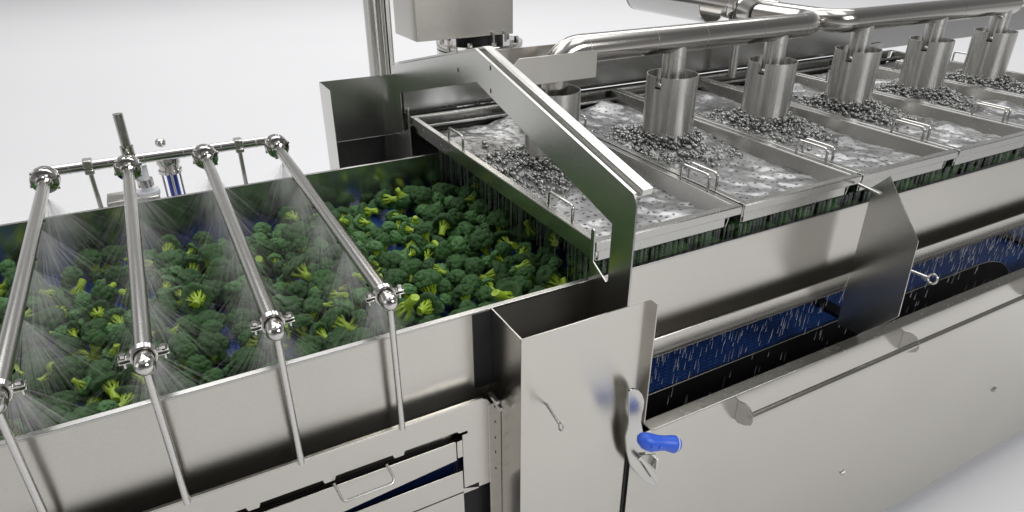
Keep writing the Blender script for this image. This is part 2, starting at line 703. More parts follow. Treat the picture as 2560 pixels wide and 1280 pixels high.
def make_crown(seed, sub=5):
    """unit crown: radius about 1, flat below, domed above, two levels of buds"""
    r = np.random.default_rng(seed)
    bm = bmesh.new()
    bmesh.ops.create_icosphere(bm, subdivisions=sub, radius=1.0)
    P = np.array([v.co[:] for v in bm.verts])
    F = [tuple(v.index for v in f.verts) for f in bm.faces]
    bm.free()
    k1 = fib(46)
    k1 = k1 + r.normal(0, 0.10, k1.shape)
    k1 /= np.linalg.norm(k1, axis=1)[:, None]
    size1 = r.uniform(0.75, 1.25, len(k1))
    d1 = np.min(np.linalg.norm(P[:, None] - k1[None], axis=2) / size1[None], axis=1)
    b1 = np.sqrt(np.clip(1 - (d1 / 0.33) ** 2, 0, 1))
    k2 = fib(620)
    k2 = k2 + r.normal(0, 0.025, k2.shape)
    k2 /= np.linalg.norm(k2, axis=1)[:, None]
    d2 = np.full(len(P), 9.0)
    for s in range(0, len(P), 1024):
        d2[s:s + 1024] = np.min(np.linalg.norm(P[s:s + 1024, None] - k2[None], axis=2), axis=1)
    b2 = np.sqrt(np.clip(1 - (d2 / 0.085) ** 2, 0, 1))
    R = 0.74 + 0.21 * b1 + 0.055 * b2
    low = r.uniform(0.85, 1.12)
    sq = np.array([r.uniform(0.9, 1.12), r.uniform(0.9, 1.12), r.uniform(0.80, 1.0)])
    Q = P * R[:, None]
    under = Q[:, 2] < -0.12
    rad2 = Q[under, 0] ** 2 + Q[under, 1] ** 2
    Q[under, 2] = -0.20 + 0.17 * np.clip(1 - rad2 / 0.62, 0, 1) + (Q[under, 2] + 0.12) * 0.25 * np.clip(rad2, 0, 1) + 0.05 * b1[under]
    Q *= sq
    # lean and lobes
    a = r.uniform(0, 6.28)
    Q[:, 2] += 0.12 * (Q[:, 0] * math.cos(a) + Q[:, 1] * math.sin(a))
    lob = 1 + 0.10 * np.sin(3 * np.arctan2(Q[:, 1], Q[:, 0]) + r.uniform(0, 6))
    Q[:, 0] *= lob
    Q[:, 1] *= lob
    m_ = MB()
    m_.add(Q.tolist(), F)
    return m_


def make_stem(seed, length):
    r = random.Random(seed)
    m_ = MB()
    fork = -0.68
    bx, by = r.uniform(-0.15, 0.15), r.uniform(-0.15, 0.15)
    w = r.uniform(0.24, 0.30)
    m_.tube([(bx * 1.3, by * 1.3, -length), (bx * 1.1, by * 1.1, -length + 0.04), (bx * 0.6, by * 0.6, -0.9), (0, 0, fork), (0, 0, -0.1)],
            [w * 0.93, w, w * 0.92, w * 1.05, w * 0.5], 12)
    nb = r.randint(8, 10)
    for k in range(nb):
        a = 2 * math.pi * k / nb + r.uniform(-0.25, 0.25)
        q = r.uniform(0.42, 0.70)
        c, s_ = math.cos(a), math.sin(a)
        z0 = fork - r.uniform(0.0, 0.2)
        m_.tube([(c * w * 0.4, s_ * w * 0.4, z0), (c * 0.32, s_ * 0.32, z0 + 0.25), (c * q * 0.8, s_ * q * 0.8, -0.22), (c * q, s_ * q, 0.02)],
                [0.12, 0.085, 0.062, 0.05], 8)
        for j in (-1, 1):
            a2 = a + j * 0.26
            q2 = q * r.uniform(0.75, 1.0)
            m_.tube([(c * 0.30, s_ * 0.30, z0 + 0.22), (math.cos(a2) * q2 * 0.8, math.sin(a2) * q2 * 0.8, -0.2), (math.cos(a2) * q2, math.sin(a2) * q2, 0.04)], [0.06, 0.045, 0.035], 6)
    return m_


NP_ = 8
crown_me, stem_me, stem_len = [], [], []
for k in range(NP_):
    L_ = 1.15 + 0.11 * (k % 5)
    cm = make_crown(100 + k).mesh("crown", (0, 0, 0), 180)
    cm.materials.append(CROWN)
    sm = make_stem(200 + k, L_).mesh("stem", (0, 0, 0), 50)
    sm.materials.append(STEM)
    crown_me.append(cm)
    stem_me.append(sm)
    stem_len.append(L_)
ZB = -0.22

ZONES = [(-9, -0.405, "left of the leftmost spray bar"),
         (-0.405, -0.139, "between leftmost and second spray bars"),
         (-0.139, 0.133, "between second and third spray bars"),
         (0.133, 0.407, "between third and rightmost spray bars"),
         (0.407, 0.72, "just past the rightmost spray bar"),
         (0.72, 1.02, "short of the hood frame"),
         (1.02, 9, "behind the drip curtain")]
ORD = "first second third fourth fifth sixth seventh eighth ninth tenth eleventh twelfth thirteenth fourteenth fifteenth sixteenth seventeenth eighteenth nineteenth twentieth".split()


def y_limit(x):
    """how far back the heap reaches along the belt"""
    pts = [(-0.9, 2.70), (-0.2, 2.70), (0.0, 2.62), (0.2, 2.58), (0.45, 2.68), (0.9, 2.71), (1.6, 2.73)]
    for (a, ya), (b, yb) in zip(pts, pts[1:]):
        if a <= x <= b:
            return ya + (yb - ya) * (x - a) / (b - a)
    return 2.5


placed = []
NFL = 640
tries = 0
while len(placed) < NFL and tries < 60000:
    tries += 1
    rad = rng.choice([0.026, 0.030, 0.034, 0.037, 0.040, 0.044, 0.048, 0.054])
    best = None
    for c in range(7):
        xx = rng.uniform(-0.60, 1.36)
        yy = rng.uniform(1.495, y_limit(xx) + rng.uniform(-0.08, 0.05))
        if xx < 0.1 and yy > 2.42 and rng.random() < 0.45:
            continue
        if math.sin(5.3 * xx + 1.1) * math.sin(6.7 * yy + 0.4) + 0.6 * math.sin(11 * xx + 7 * yy) > 0.78 and rng.random() < 0.85:
            continue
        # two thin places where the belt shows
        if math.hypot((xx + 0.22) / 0.13, (yy - 2.30) / 0.13) < 1 and rng.random() < 0.85:
            continue
        if math.hypot((xx - 0.83) / 0.09, (yy - 1.55) / 0.07) < 1 and rng.random() < 0.6:
            continue
        z = ZB + rad * 0.85
        for (px, py, pz, pr) in placed:
            dd = (px - xx) ** 2 + (py - yy) ** 2
            rr = (pr + rad) * 0.80
            if dd < rr * rr:
                z = max(z, pz + math.sqrt(rr * rr - dd))
        if best is None or z < best[2]:
            best = (xx, yy, z, rad)
    if best is None or best[2] > ZB + 0.105:
        continue
    placed.append(best)

florets = []
for i, (xx, yy, zz, rad) in enumerate(placed):
    k = rng.randrange(NP_)
    u = rng.random()
    high = zz > ZB + rad * 0.85 + 0.03
    yaw = rng.uniform(0, 2 * math.pi)
    if u < 0.60:
        tilt = rng.uniform(0, 0.55)
        pose = "crown-up"
    elif u < 0.95:
        tilt = rng.uniform(1.15, 1.85)
        pose = "toppled"
        if rng.random() < 0.5:                     # stem end pointing towards the front wall
            yaw = math.radians(rng.uniform(-65, 65)) - math.radians(60)
            yaw = math.radians(90) + math.radians(rng.uniform(-70, 70))
    else:
        tilt = rng.uniform(2.1, 2.7)
        pose = "stem-up"
    # axis points from stem to crown
    ax = Vector((math.sin(tilt) * math.cos(yaw), math.sin(tilt) * math.sin(yaw), math.cos(tilt)))
    q = Vector((0, 0, 1)).rotation_difference(ax)
    spin = Matrix.Rotation(rng.uniform(0, 6.28), 4, 'Z')
    cz = zz
    tip = ax * (-rad * (stem_len[k] + 0.15))
    lo_y, hi_y = YF + 0.03, YB - 0.03
    yy = min(max(yy, lo_y - min(0, tip.y)), hi_y - max(0, tip.y))
    yy = min(max(yy, YF + 0.012 + rad * 1.2), YB - 0.006 - rad * 1.2)
    cz = max(cz, ZB + 0.008 - tip.z + rad * 0.25 * math.sin(tilt)) if pose != "crown-up" else cz
    if pose == "crown-up" and not high:
        cz = max(cz, ZB + rad * 0.9)
    size = "small" if rad < 0.032 else ("medium" if rad < 0.042 else "large")
    zone = next(z[2] for z in ZONES if z[0] <= xx < z[1])
    florets.append([xx, yy, cz, rad, k, q.to_matrix().to_4x4() @ spin, size, pose, zone])

cam_p = Vector((0, 0, 1.0))
florets.sort(key=lambda f: -f[3] / (Vector((f[0], f[1], f[2])) - cam_p).length * (1.0 if f[2] > ZB + 0.055 else 0.75))
rest_florets = florets[299:]
florets = florets[:299]
cls = {}
for f in florets:
    cls.setdefault((f[6], f[7], f[8]), []).append(f)
for key, fs in cls.items():
    fs.sort(key=lambda f: f[1])
    for n_, f in enumerate(fs):
        size, pose, zone = key
        if len(fs) == 1:
            lab = "only %s %s broccoli floret lying %s" % (size, pose, zone)
        else:
            lab = "%s %s %s broccoli floret back from front wall, %s" % (ORD[n_], size, pose, zone)
        f.append(lab)
for f in florets:
    xx, yy, cz, rad, k, rot, size, pose, zone, lab = f
    e = bpy.data.objects.new("broccoli_floret", None)
    e.empty_display_size = 0.02
    COL.objects.link(e)
    e.matrix_world = Matrix.Translation(W((xx, yy, cz))) @ rot @ Matrix.Scale(rad, 4)
    tag(e, lab, "broccoli", "broccoli florets on the blue belt")
    c = bpy.data.objects.new("crown", crown_me[k])
    COL.objects.link(c)
    c.parent = e
    s_ = bpy.data.objects.new("stem", stem_me[k])
    COL.objects.link(s_)
    s_.parent = e

rest = MB()
rest_s = MB()
rest_c = [make_crown(300 + k, 4) for k in range(4)]
rest_t = [make_stem(320 + k, 1.3) for k in range(4)]
for q in range(150):                                   # the heap goes on along the belt to the left
    ax = Vector((rng.gauss(0, 0.7), rng.gauss(0, 0.7), 1)).normalized()
    rt = Vector((0, 0, 1)).rotation_difference(ax).to_matrix().to_4x4()
    rd = rng.uniform(0.03, 0.05)
    rest_florets.append([rng.uniform(-1.6, -0.66), rng.uniform(1.54, 2.70), ZB + rd * 0.9 + rng.uniform(0, 0.03), rd, rng.randrange(4), rt])
for f in rest_florets:
    xx, yy, cz, rad, k, rot = f[:6]
    mt_ = np.array((rot @ Matrix.Scale(rad, 4)).to_3x3())
    for src, dst in ((rest_c[k % 4], rest), (rest_t[k % 4], rest_s)):
        dst.add((np.array(src.v) @ mt_.T + np.array([xx, yy, cz])).tolist(), src.f)
nv = len(rest.f)
rest.add(rest_s.v, rest_s.f)
ro = obj("broccoli_spread", rest, CROWN, sharp=180)
ro.data.materials.append(STEM)
mi = np.zeros(len(ro.data.polygons), dtype=np.int32)
mi[nv:] = 1
ro.data.polygons.foreach_set("material_index", mi)
tag(ro, "remaining broccoli florets filling the gaps of the heap on the blue belt", "broccoli", kind="stuff")

heap = MB()
lowc = []
for k in range(4):
    bmx = bmesh.new()
    bmesh.ops.create_icosphere(bmx, subdivisions=3, radius=1.0)
    pv = np.array([v.co[:] for v in bmx.verts])
    pf = [tuple(v.index for v in f.verts) for f in bmx.faces]
    bmx.free()
    kk = fib(40) + nrg.normal(0, 0.08, (40, 3))
    kk /= np.linalg.norm(kk, axis=1)[:, None]
    dd = np.min(np.linalg.norm(pv[:, None] - kk[None], axis=2), axis=1)
    lowc.append((pv * (0.78 + 0.22 * np.sqrt(np.clip(1 - (dd / 0.36) ** 2, 0, 1)))[:, None] * np.array([1, 1, 0.85]), pf))
for k in range(230):
    pv, pf = lowc[k % 4]
    rad = rng.uniform(0.042, 0.062)
    heap.add((pv * rad + np.array([rng.uniform(1.42, 4.7), 1.60 + abs(rng.gauss(0, 0.22)), ZB + rng.uniform(0.03, 0.11)])).tolist(), pf)
tag(obj("broccoli_heap", heap, CROWN, sharp=180), "rest of the broccoli carried on in the shade under the trays", "broccoli", kind="stuff")

# ================================================================== SPRAY BARS
ZBAR = 0.14
BX = [-0.405, -0.139, 0.133, 0.407]
NOZ = [2.72, 2.42, 2.12, 1.82, 1.53]


def make_spray_bar():
    org = (0, 1.40, -0.265)
    t = thing("spray_bar", "leftmost spray bar across the trough, its near end cut by the picture edge", "spray bar", org, "spray bars across the trough")
    obj("tube", MB().tube([(0, 1.41, ZBAR), (0, 2.77, ZBAR)], 0.0195, 24), TUBE, t)
    pr = [(0.0008, -0.0215)] + [(0.0225 * math.sin(a), -0.0225 * math.cos(a)) for a in [0.2 + 0.16 * i for i in range(9)]] + [(0.0225, 0.012), (0.0195, 0.014)]
    obj("end_cap", MB().lathe(pr, (0, 1.395, ZBAR), 'y', 32), CHROME, t)
    # clamp of two ears with bolts around the near end
    cl = MB()
    ringp = []
    for k in range(28):
        a = 2 * math.pi * k / 28
        ringp.append((0.0245 * math.cos(a), 1.432, ZBAR + 0.0245 * math.sin(a)))
    for dy in (0.0, 0.006, 0.012):
        cl.tube([(p[0], p[1] + dy, p[2]) for p in ringp], 0.0042, 8, closed=True)
    clamp = obj("clamp", cl, CHROME, t)
    for s in (-1, 1):
        e = MB()
        e.box(min(s * 0.024, s * 0.050), max(s * 0.024, s * 0.050), 1.428, 1.448, ZBAR + 0.003, ZBAR + 0.0062)
        e.box(min(s * 0.024, s * 0.050), max(s * 0.024, s * 0.050), 1.428, 1.448, ZBAR - 0.0062, ZBAR - 0.003)
        obj("ear", e, CHROME, clamp, 0.001)
        b = MB()
        b.lathe([(0.0005, 0.0145), (0.0075, 0.0145), (0.0075, 0.0065), (0.0005, 0.0065)], (s * 0.040, 1.438, ZBAR), 'z', 6)
        b.lathe([(0.0035, -0.0065), (0.0035, -0.020), (0.0003, -0.0205)], (s * 0.040, 1.438, ZBAR), 'z', 10)
        obj("bolt", b, CHROME, clamp)
    # union nut at the header end
    fl_ = [(0.0195, -0.062), (0.027, -0.058), (0.030, -0.040), (0.031, -0.030), (0.043, -0.026), (0.0465, -0.018), (0.0465, -0.004), (0.043, 0.0),
           (0.043, 0.006), (0.0465, 0.009), (0.0465, 0.022), (0.040, 0.028), (0.026, 0.032), (0.019, 0.05)]
    nut = MB().lathe(fl_, (0, 2.80, ZBAR), 'y', 40)
    un = obj("union_nut", nut, CHROME, t, sharp=30)
    nt_ = MB()
    for k in range(6):
        a = k * math.pi / 3 + 0.3
        nt_.box(0.045 * math.cos(a) - 0.006, 0.045 * math.cos(a) + 0.006, 2.785, 2.797, ZBAR + 0.045 * math.sin(a) - 0.006, ZBAR + 0.045 * math.sin(a) + 0.006)
    obj("notch", nt_, CHROME, un, 0.002)
    obj("support_leg", MB().tube([(0, 1.398, ZBAR - 0.015), (0, 1.398, -0.268)], 0.0087, 14), ROD, t)
    for y in NOZ:
        obj("nozzle", MB().lathe([(0.0195, 0.003), (0.0085, -0.005), (0.0085, -0.014), (0.004, -0.022), (0.0005, -0.022)], (0, y, ZBAR - 0.018), 'z', 12), CHROME, t)
    return t


bar0 = make_spray_bar()
BL = ["leftmost spray bar across the trough, its near end cut by the picture edge",
      "second spray bar from the left, its near clamp low over the front wall",
      "third spray bar from the left, slanting over the thick of the broccoli",
      "rightmost spray bar, the one nearest the hood frame"]
bar0.location = W((BX[0], 1.40, -0.265))
for i in range(1, 4):
    copy_thing(bar0, (BX[i], 1.40, -0.265), BL[i])

# sprays of fine jets under every nozzle
WHICH = ["leftmost", "second", "third", "rightmost"]
NAMES = ["first", "second", "third", "fourth", "last"]
for i, bx_ in enumerate(BX):
    for j, y in enumerate(NOZ):
        r = random.Random(i * 31 + j)
        m_ = MB()
        o_ = Vector((bx_, y, ZBAR - 0.042))
        for k in range(640):
            th = r.gauss(0, 0.33)
            ph = r.gauss(0, 0.17)
            d = Vector((math.tan(th), math.tan(ph) - 0.05, -1)).normalized()
            L_ = (ZBAR - 0.042 - ZB - r.uniform(0.02, 0.13)) / -d.z
            a0 = r.uniform(0.0, 0.35) ** 1.6
            a1 = r.uniform(0.55, 1.0)
            if d.y < 0 and (o_ + d * L_).y < 1.482:
                L_ = (1.482 - o_.y) / d.y
            p0 = o_ + d * (L_ * a0)
            p1 = o_ + d * (L_ * a1) + Vector((0, 0, -0.012 * a1 * abs(th)))
            m_.tube([p0, (p0 + p1) / 2, p1], [0.0004, 0.0007, 0.0005], 3, caps=False)
        tag(obj("water_spray", m_, SPRAY), "fan of water, %s from the header pipe, under the %s spray bar" % (NAMES[j], WHICH[i]), "water spray", "water sprays under the bars")

# header pipe behind the trough
YH = 2.862
hd = thing("spray_header", "polished feed pipe with riser joining the far ends of the spray bars", "pipe", (0, YH, 0))
path = fillet([(BX[0], 2.80, ZBAR + 0.01), (BX[0], YH, ZBAR + 0.01), (BX[3], YH, ZBAR + 0.01), (BX[3], 2.80, ZBAR + 0.01)], 0.055, 8)
obj("pipe", MB().tube(path, 0.0195, 24), CHROME, hd)
for bx_ in BX[1:3]:
    obj("branch", MB().tube([(bx_, 2.80, ZBAR), (bx_, YH, ZBAR + 0.01)], 0.0185, 18), CHROME, hd)
for xx in (-0.33, -0.20, -0.08, 0.06, 0.20, 0.335):
    m_ = MB().tube([(xx - 0.0018, YH, ZBAR + 0.01), (xx + 0.0018, YH, ZBAR + 0.01)], 0.0204, 24, caps=False)
    obj("weld_seam", m_, ROD, hd)
for xx in (-0.268, 0.268):
    c = MB()
    c.box(xx - 0.016, xx + 0.016, YH - 0.024, YH + 0.024, ZBAR + 0.006, ZBAR + 0.036)
    c.box(xx - 0.016, xx + 0.016, YH - 0.024, YH + 0.024, ZBAR - 0.018, ZBAR + 0.001)
    cl = obj("pipe_clamp", c, ROD, hd, 0.004)
    obj("support_leg", MB().tube([(xx, YH, ZBAR - 0.018), (xx, YH, -0.5)], 0.0085, 12), ROD, hd)
rs = obj("riser", MB().tube([(-0.128, YH + 0.004, ZBAR), (-0.128, YH + 0.004, 0.205)], 0.024, 20), CHROME, hd)
obj("riser_tube", MB().tube([(-0.128, YH + 0.004, 0.205), (-0.128, YH + 0.004, 0.33)], 0.0175, 16), PIPE, rs)

vt = thing("drain_valve", "small clear valve body with flange behind the second spray bar", "valve", (-0.10, 2.95, -0.05))
obj("tube", MB().tube([(-0.10, 2.95, 0.10), (-0.10, 2.95, -0.12)], 0.020, 18), CLEAR, vt)
obj("collar", MB().lathe([(0.02, 0.02), (0.030, 0.02), (0.030, -0.01), (0.02, -0.01)], (-0.10, 2.95, 0.02), 'z', 24), CHROME, vt)
obj("base_block", MB().box(-0.25, -0.06, 2.90, 3.02, -0.06, -0.02), PANEL, vt, 0.004)
obj("flange", MB().lathe([(0.02, 0.012), (0.045, 0.012), (0.045, -0.008), (0.02, -0.008)], (-0.10, 2.95, -0.02), 'z', 28), CLEAR, vt)

ft = thing("water_filter", "upright water filter with bright blue core and steel cap behind the trough", "filter", (0, 3.05, -0.3))
obj("cap", MB().lathe([(0.001, 0.030), (0.025, 0.030), (0.028, 0.022), (0.044, 0.022), (0.046, 0.016), (0.046, -0.010), (0.040, -0.014), (0.040, -0.034), (0.046, -0.036), (0.046, -0.05), (0.01, -0.05)], (0, 3.05, 0.07), 'z', 32), CHROME, ft, sharp=30)
obj("core", MB().tube([(0, 3.05, 0.03), (0, 3.05, -0.35)], 0.021, 20), BLUE_TUBE, ft)
for a in (0.6, 2.6, 4.7):
    obj("tie_rod", MB().tube([(0.04 * math.cos(a), 3.05 + 0.04 * math.sin(a), 0.07), (0.04 * math.cos(a), 3.05 + 0.04 * math.sin(a), -0.35)], 0.0045, 8), ROD, ft)
obj("knob", MB().ball((-0.012, 3.10, 0.135), 0.022, 2, (1, 1, 0.9)), ROD, ft)

# ================================================================== HOOD FRAME
XP = 1.06
YC = 2.247


def mir(pts):
    return [(2 * YC - y, z) for y, z in reversed(pts)]


near_out = [(YC, 0.556), (1.294, 0.334), (1.2795, 0.309), (1.2795, -0.62)]
near_in = [(1.477, -0.62), (1.477, 0.135)] + [(1.4685 + 0.0085 * math.cos(a), 0.155 + 0.010 * math.sin(a)) for a in (0, 0.8, 1.57, 2.35, 3.14)] + \
    [(1.4585, 0.060), (1.3885, 0.024), (1.380, 0.034), (1.379, 0.217), (YC, 0.441)]
far_in = mir(near_in)[1:]
far_out = mir(near_out)[:-1]
hf = thing("hood_frame", "tall gabled stainless frame with open middle standing over the trough", "frame", (XP, YC, -0.3))
obj("gable_plate", MB().prism(near_out + near_in + far_in + far_out, 'x', XP, XP + 0.005), PLATE, hf, 0.0008)


def slope(y0, z0, y1, z1, off0, off1, x0, x1):
    d = Vector((0, y1 - y0, z1 - z0)).normalized()
    n = Vector((0, -d.z, d.y))
    if n.z < 0:
        n = -n
    A, B = Vector((0, y0, z0)), Vector((0, y1, z1))
    pts = [A + n * off0, B + n * off0, B + n * off1, A + n * off1]
    return MB().prism([(p.y, p.z) for p in pts], 'x', x0, x1)


def slope_cap(name, y0, z0, y1, z1, mat=PLATE):
    m_ = slope(y0, z0, y1, z1, -0.002, 0.003, XP - 0.001, XP + 0.010)
    obj(name, m_, mat, hf, 0.0008)
    obj(name, slope(y0, z0, y1, z1, -0.012, -0.009, XP + 0.010, XP + 0.030), mat, hf)
    obj(name, slope(y0, z0, y1, z1, -0.012, 0.008, XP + 0.030, XP + 0.065), mat, hf, 0.001)


slope_cap("edge_cap", YC + 0.002, 0.5565, 1.296, 0.3345)
slope_cap("edge_cap", YC + 0.004, 0.5565, 3.19, 0.342)
for (y, z) in ((2.13, 0.513), (2.13, 0.433), (2.41, 0.527), (2.41, 0.455)):
    obj("rivet", MB().box(XP - 0.0016, XP - 0.0002, y - 0.002, y + 0.002, z - 0.008, z + 0.008), DARK, hf)
# side panel at the back with its turned edge
sp = obj("side_panel", MB().box(0.707, 1.40, 3.215, 3.220, -0.01, 0.288), PLATE, hf)
obj("side_panel_lower", MB().box(0.707, 1.40, 3.222, 3.227, -1.3, -0.014), INNER, hf)
obj("turned_edge", MB().box(0.703, 0.707, 3.02, 3.220, -1.3, 0.288), PLATE, hf)
# bracket under the pipe elbow
bk = [(1.07, 0.437), (1.502, 0.437), (1.502, 0.537), (1.168, 0.537), (1.138, 0.508), (1.07, 0.508)]
br = thing("pipe_bracket", "beige steel channel bracket reaching from the frame peak under the pipe elbow", "bracket", (1.28, 2.25, 0.437))
obj("front_plate", MB().prism(bk, 'y', 2.118, 2.122), PANEL, br, 0.0008)
obj("back_plate", MB().box(1.07, 1.60, 2.385, 2.389, 0.437, 0.520), PANEL, br)
obj("web", MB().box(1.068, 1.072, 2.122, 2.385, 0.437, 0.505), PLATE, br)

# ================================================================== BOX COVER
XB0, XB1, YBX = 0.713, 1.142, 1.276
bc = thing("box_cover", "upright open-topped steel box cover with a ring pin on its front", "cover", (0.93, 1.36, -1.75))
fp = [(XB0, 0.0), (XB1, 0.0), (XB1, -0.46), (1.104, -0.50), (1.104, -1.75), (XB0, -1.75)]
obj("front_panel", MB().prism(fp, 'y', YBX, YBX + 0.004), PANEL, bc, 0.0008)
obj("side_panel", MB().box(XB0, XB0 + 0.004, YBX + 0.004, YF - 0.003, -1.75, 0.0), PANEL, bc)
obj("turned_edge", MB().box(XB1 - 0.001, XB1 + 0.003, YBX - 0.030, YBX + 0.002, -0.44, 0.0), PANEL, bc, 0.001)
obj("dark_reflection_strip", MB().box(0.656, 0.7125, YF - 0.004, YF - 0.0002, -0.262, -0.006), DARK, bc)  # added black strip, stands in for a dark reflection on the wall
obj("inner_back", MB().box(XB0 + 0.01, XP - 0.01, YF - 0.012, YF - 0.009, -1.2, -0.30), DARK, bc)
pin = obj("pin", MB().tube([(0.796, YBX, -0.247), (0.794, 1.205, -0.262)], 0.0042, 12), ROD, bc)
rg = MB()
rg.tube([(0.794 + 0.003 * math.sin(a), 1.194 + 0.010 * math.cos(a), -0.264 + 0.011 * math.sin(a)) for a in [2 * math.pi * k / 20 for k in range(20)]], 0.0028, 8, closed=True)
obj("ring", rg, ROD, pin)

# ================================================================== CLAMP HANDLE
ch = thing("clamp_lever", "steel clamp lever with chunky blue grip on the corner of the box cover", "clamp", (1.09, 1.19, -0.5))
YK = 1.234
pl = [(1.0566, -0.2737), (1.0623, -0.2674), (1.0748, -0.2679), (1.0937, -0.2807), (1.1102, -0.3026), (1.1218, -0.3309), (1.1225, -0.3567), (1.1183, -0.3846), (1.1186, -0.4147),
      (1.1287, -0.4531), (1.1448, -0.4909), (1.1537, -0.5303), (1.1495, -0.5604), (1.13, -0.5773), (1.1692, -0.6333), (1.2118, -0.6941), (1.2145, -0.7229), (1.1982, -0.727),
      (1.1543, -0.6739), (1.093, -0.5827), (1.0742, -0.5184), (1.0629, -0.4516), (1.0685, -0.42), (1.0704, -0.3947), (1.063, -0.3331)]
obj("lever_plate", MB().prism(pl, 'y', YK, YK + 0.008), PLATE, ch, 0.0014)
obj("arm_plate", MB().prism([(1.1158, -0.5524), (1.1262, -0.5515), (1.1973, -0.6618), (1.2037, -0.6886), (1.197, -0.6981)], 'y', 1.214, 1.220), PLATE, ch, 0.001)
obj("stop_plate", MB().prism([(1.1249, -0.5483), (1.1883, -0.5709), (1.1973, -0.606), (1.183, -0.6223), (1.1436, -0.581)], 'y', 1.226, 1.230), TRAY, ch, 0.001)
obj("stop_pin", MB().box(1.176, 1.186, 1.205, 1.234, -0.618, -0.575), ROD, ch, 0.001)
obj("bolt", MB().lathe([(0.0005, -0.020), (0.008, -0.020), (0.0085, -0.012), (0.0085, 0.0)], (1.114, YK, -0.548), 'y', 6), CHROME, ch)
gr = MB()
gpath = [(1.0296, 1.168, -0.3775), (1.039, 1.164, -0.3864), (1.057, 1.158, -0.4035), (1.0795, 1.152, -0.4172), (1.1087, 1.146, -0.4242), (1.1346, 1.140, -0.4300), (1.156, 1.135, -0.4370), (1.1733, 1.131, -0.4438), (1.1845, 1.128, -0.4493), (1.1904, 1.127, -0.4530)]
gpath = [(1.116 + (p[0] - 1.1087) * 0.78, p[1], -0.4262 + (p[2] + 0.4242) * 0.78) for p in gpath]
gr.tube(gpath, [0.007, 0.019, 0.0262, 0.0275, 0.0235, 0.0222, 0.0255, 0.0268, 0.022, 0.004], 22)
gp = obj("grip", gr, BLUE_GRIP, ch, sharp=180)
gb = MB().tube([(1.1640, 1.1314, -0.4405), (1.1670, 1.1307, -0.4418)], 0.0274, 24, caps=False)
obj("grip_band", gb, CLEAR, gp)
for d, dz in ((1.078, -0.412), (1.104, -0.421)):
    obj("grip_dimple", MB().ball((d, 1.158 - 0.0255 - (d - 1.057) * 0.2, dz), 0.0066, 2, (0.8, 0.35, 1)), BLUE_GRIP, gp)

# ================================================================== SKIRT DOOR (right)
YS = 1.262
sk = thing("skirt_door", "long lower steel door with a round rail along its top edge", "door", (2.8, YS, -1.74))
obj("door_panel", MB().box(1.116, 5.6, YS, YS + 0.006, -1.74, -0.5015), PANEL, sk, 0.001)
obj("top_edge", MB().box(1.190, 5.6, YS, YS + 0.047, -0.5055, -0.4995), TRAY, sk, 0.0012)
obj("inner_lip", MB().box(1.190, 5.6, YS + 0.043, YS + 0.047, -0.60, -0.506), DARK, sk)
obj("gap_strip", MB().box(1.1055, 1.1150, YS + 0.010, YS + 0.014, -1.74, -0.50), DARK, sk)
obj("rail", MB().tube([(1.583, 1.200, -0.556), (5.6, 1.200, -0.556)], 0.0122, 18), PIPE, sk)
for xx in (1.58, 2.495, 3.41, 4.32):
    o2 = [(YS, -0.530), (1.228, -0.520), (1.208, -0.528), (1.190, -0.545), (1.183, -0.566), (1.190, -0.588), (1.215, -0.606), (1.246, -0.618), (YS, -0.613)]
    obj("rail_bracket", MB().prism(o2, 'x', xx - 0.003, xx + 0.003), PLATE, sk, 0.0012)
    obj("rail_end", MB().lathe([(0.0005, 0.003), (0.006, 0.003), (0.007, 0.0)], (xx - 0.007, 1.200, -0.556), 'x', 16), ROD, sk)
for (xx, zz) in ((2.356, -1.243), (3.513, -1.216)):
    k_ = MB().prism([(xx - 0.014, zz + 0.006), (xx + 0.016, zz + 0.014), (xx + 0.012, zz - 0.006), (xx, zz - 0.014)], 'y', YS - 0.008, YS - 0.001)
    k_.lathe([(0.0005, -0.012), (0.005, -0.012), (0.006, 0.0)], (xx - 0.002, YS - 0.001, zz), 'y', 10)
    obj("door_catch", k_, CHROME, sk, 0.001)

# lower drain belt behind the door
lb = MB().box(1.15, 5.6, 1.500, 2.78, -0.62, -0.60)
lb.box(3.15, 5.6, 1.515, 1.53, -1.3, -0.62)
tag(obj("drain_belt", lb, BELT), "lower blue belt catching the drips behind the long steel door", "belt")
gd = [(1.15, -1.30), (1.15, -0.588)]
gd += [(3.42, -0.562)]
for k in range(1, 9):
    a = math.pi / 2 * (1 - k / 8)
    gd.append((3.42 + 0.38 * math.cos(a), -0.80 + 0.238 * math.sin(a)))
gd += [(3.80, -1.30)]
gu = thing("belt_guard", "black side guard with rounded end along the lower blue belt", "guard", (2.4, 1.49, -1.3))
obj("guard_plate", MB().prism(gd, 'y', 1.487, 1.496), BLACK, gu, 0.002)
ed = [(p[0], 1.4865, p[1] + 0.001) for p in gd[1:-1]]
obj("bright_edge", MB().tube(ed, 0.0022, 6), ROD, gu)
obj("guard_bottom", MB().box(1.15, 5.6, 1.31, 1.487, -1.05, -1.04), BLACK, gu)
for xx in (2.47, 3.95):
    tag(obj("belt_crossbar", MB().box(xx - 0.02, xx + 0.05, 1.50, 1.72, -0.598, -0.585), BLACK, bevel=0.002), "black crossbar on the lower blue belt, %s" % ("just left of the pointed plate" if xx < 3 else "right of the pointed plate"), "crossbar", "black crossbars on the lower belt")

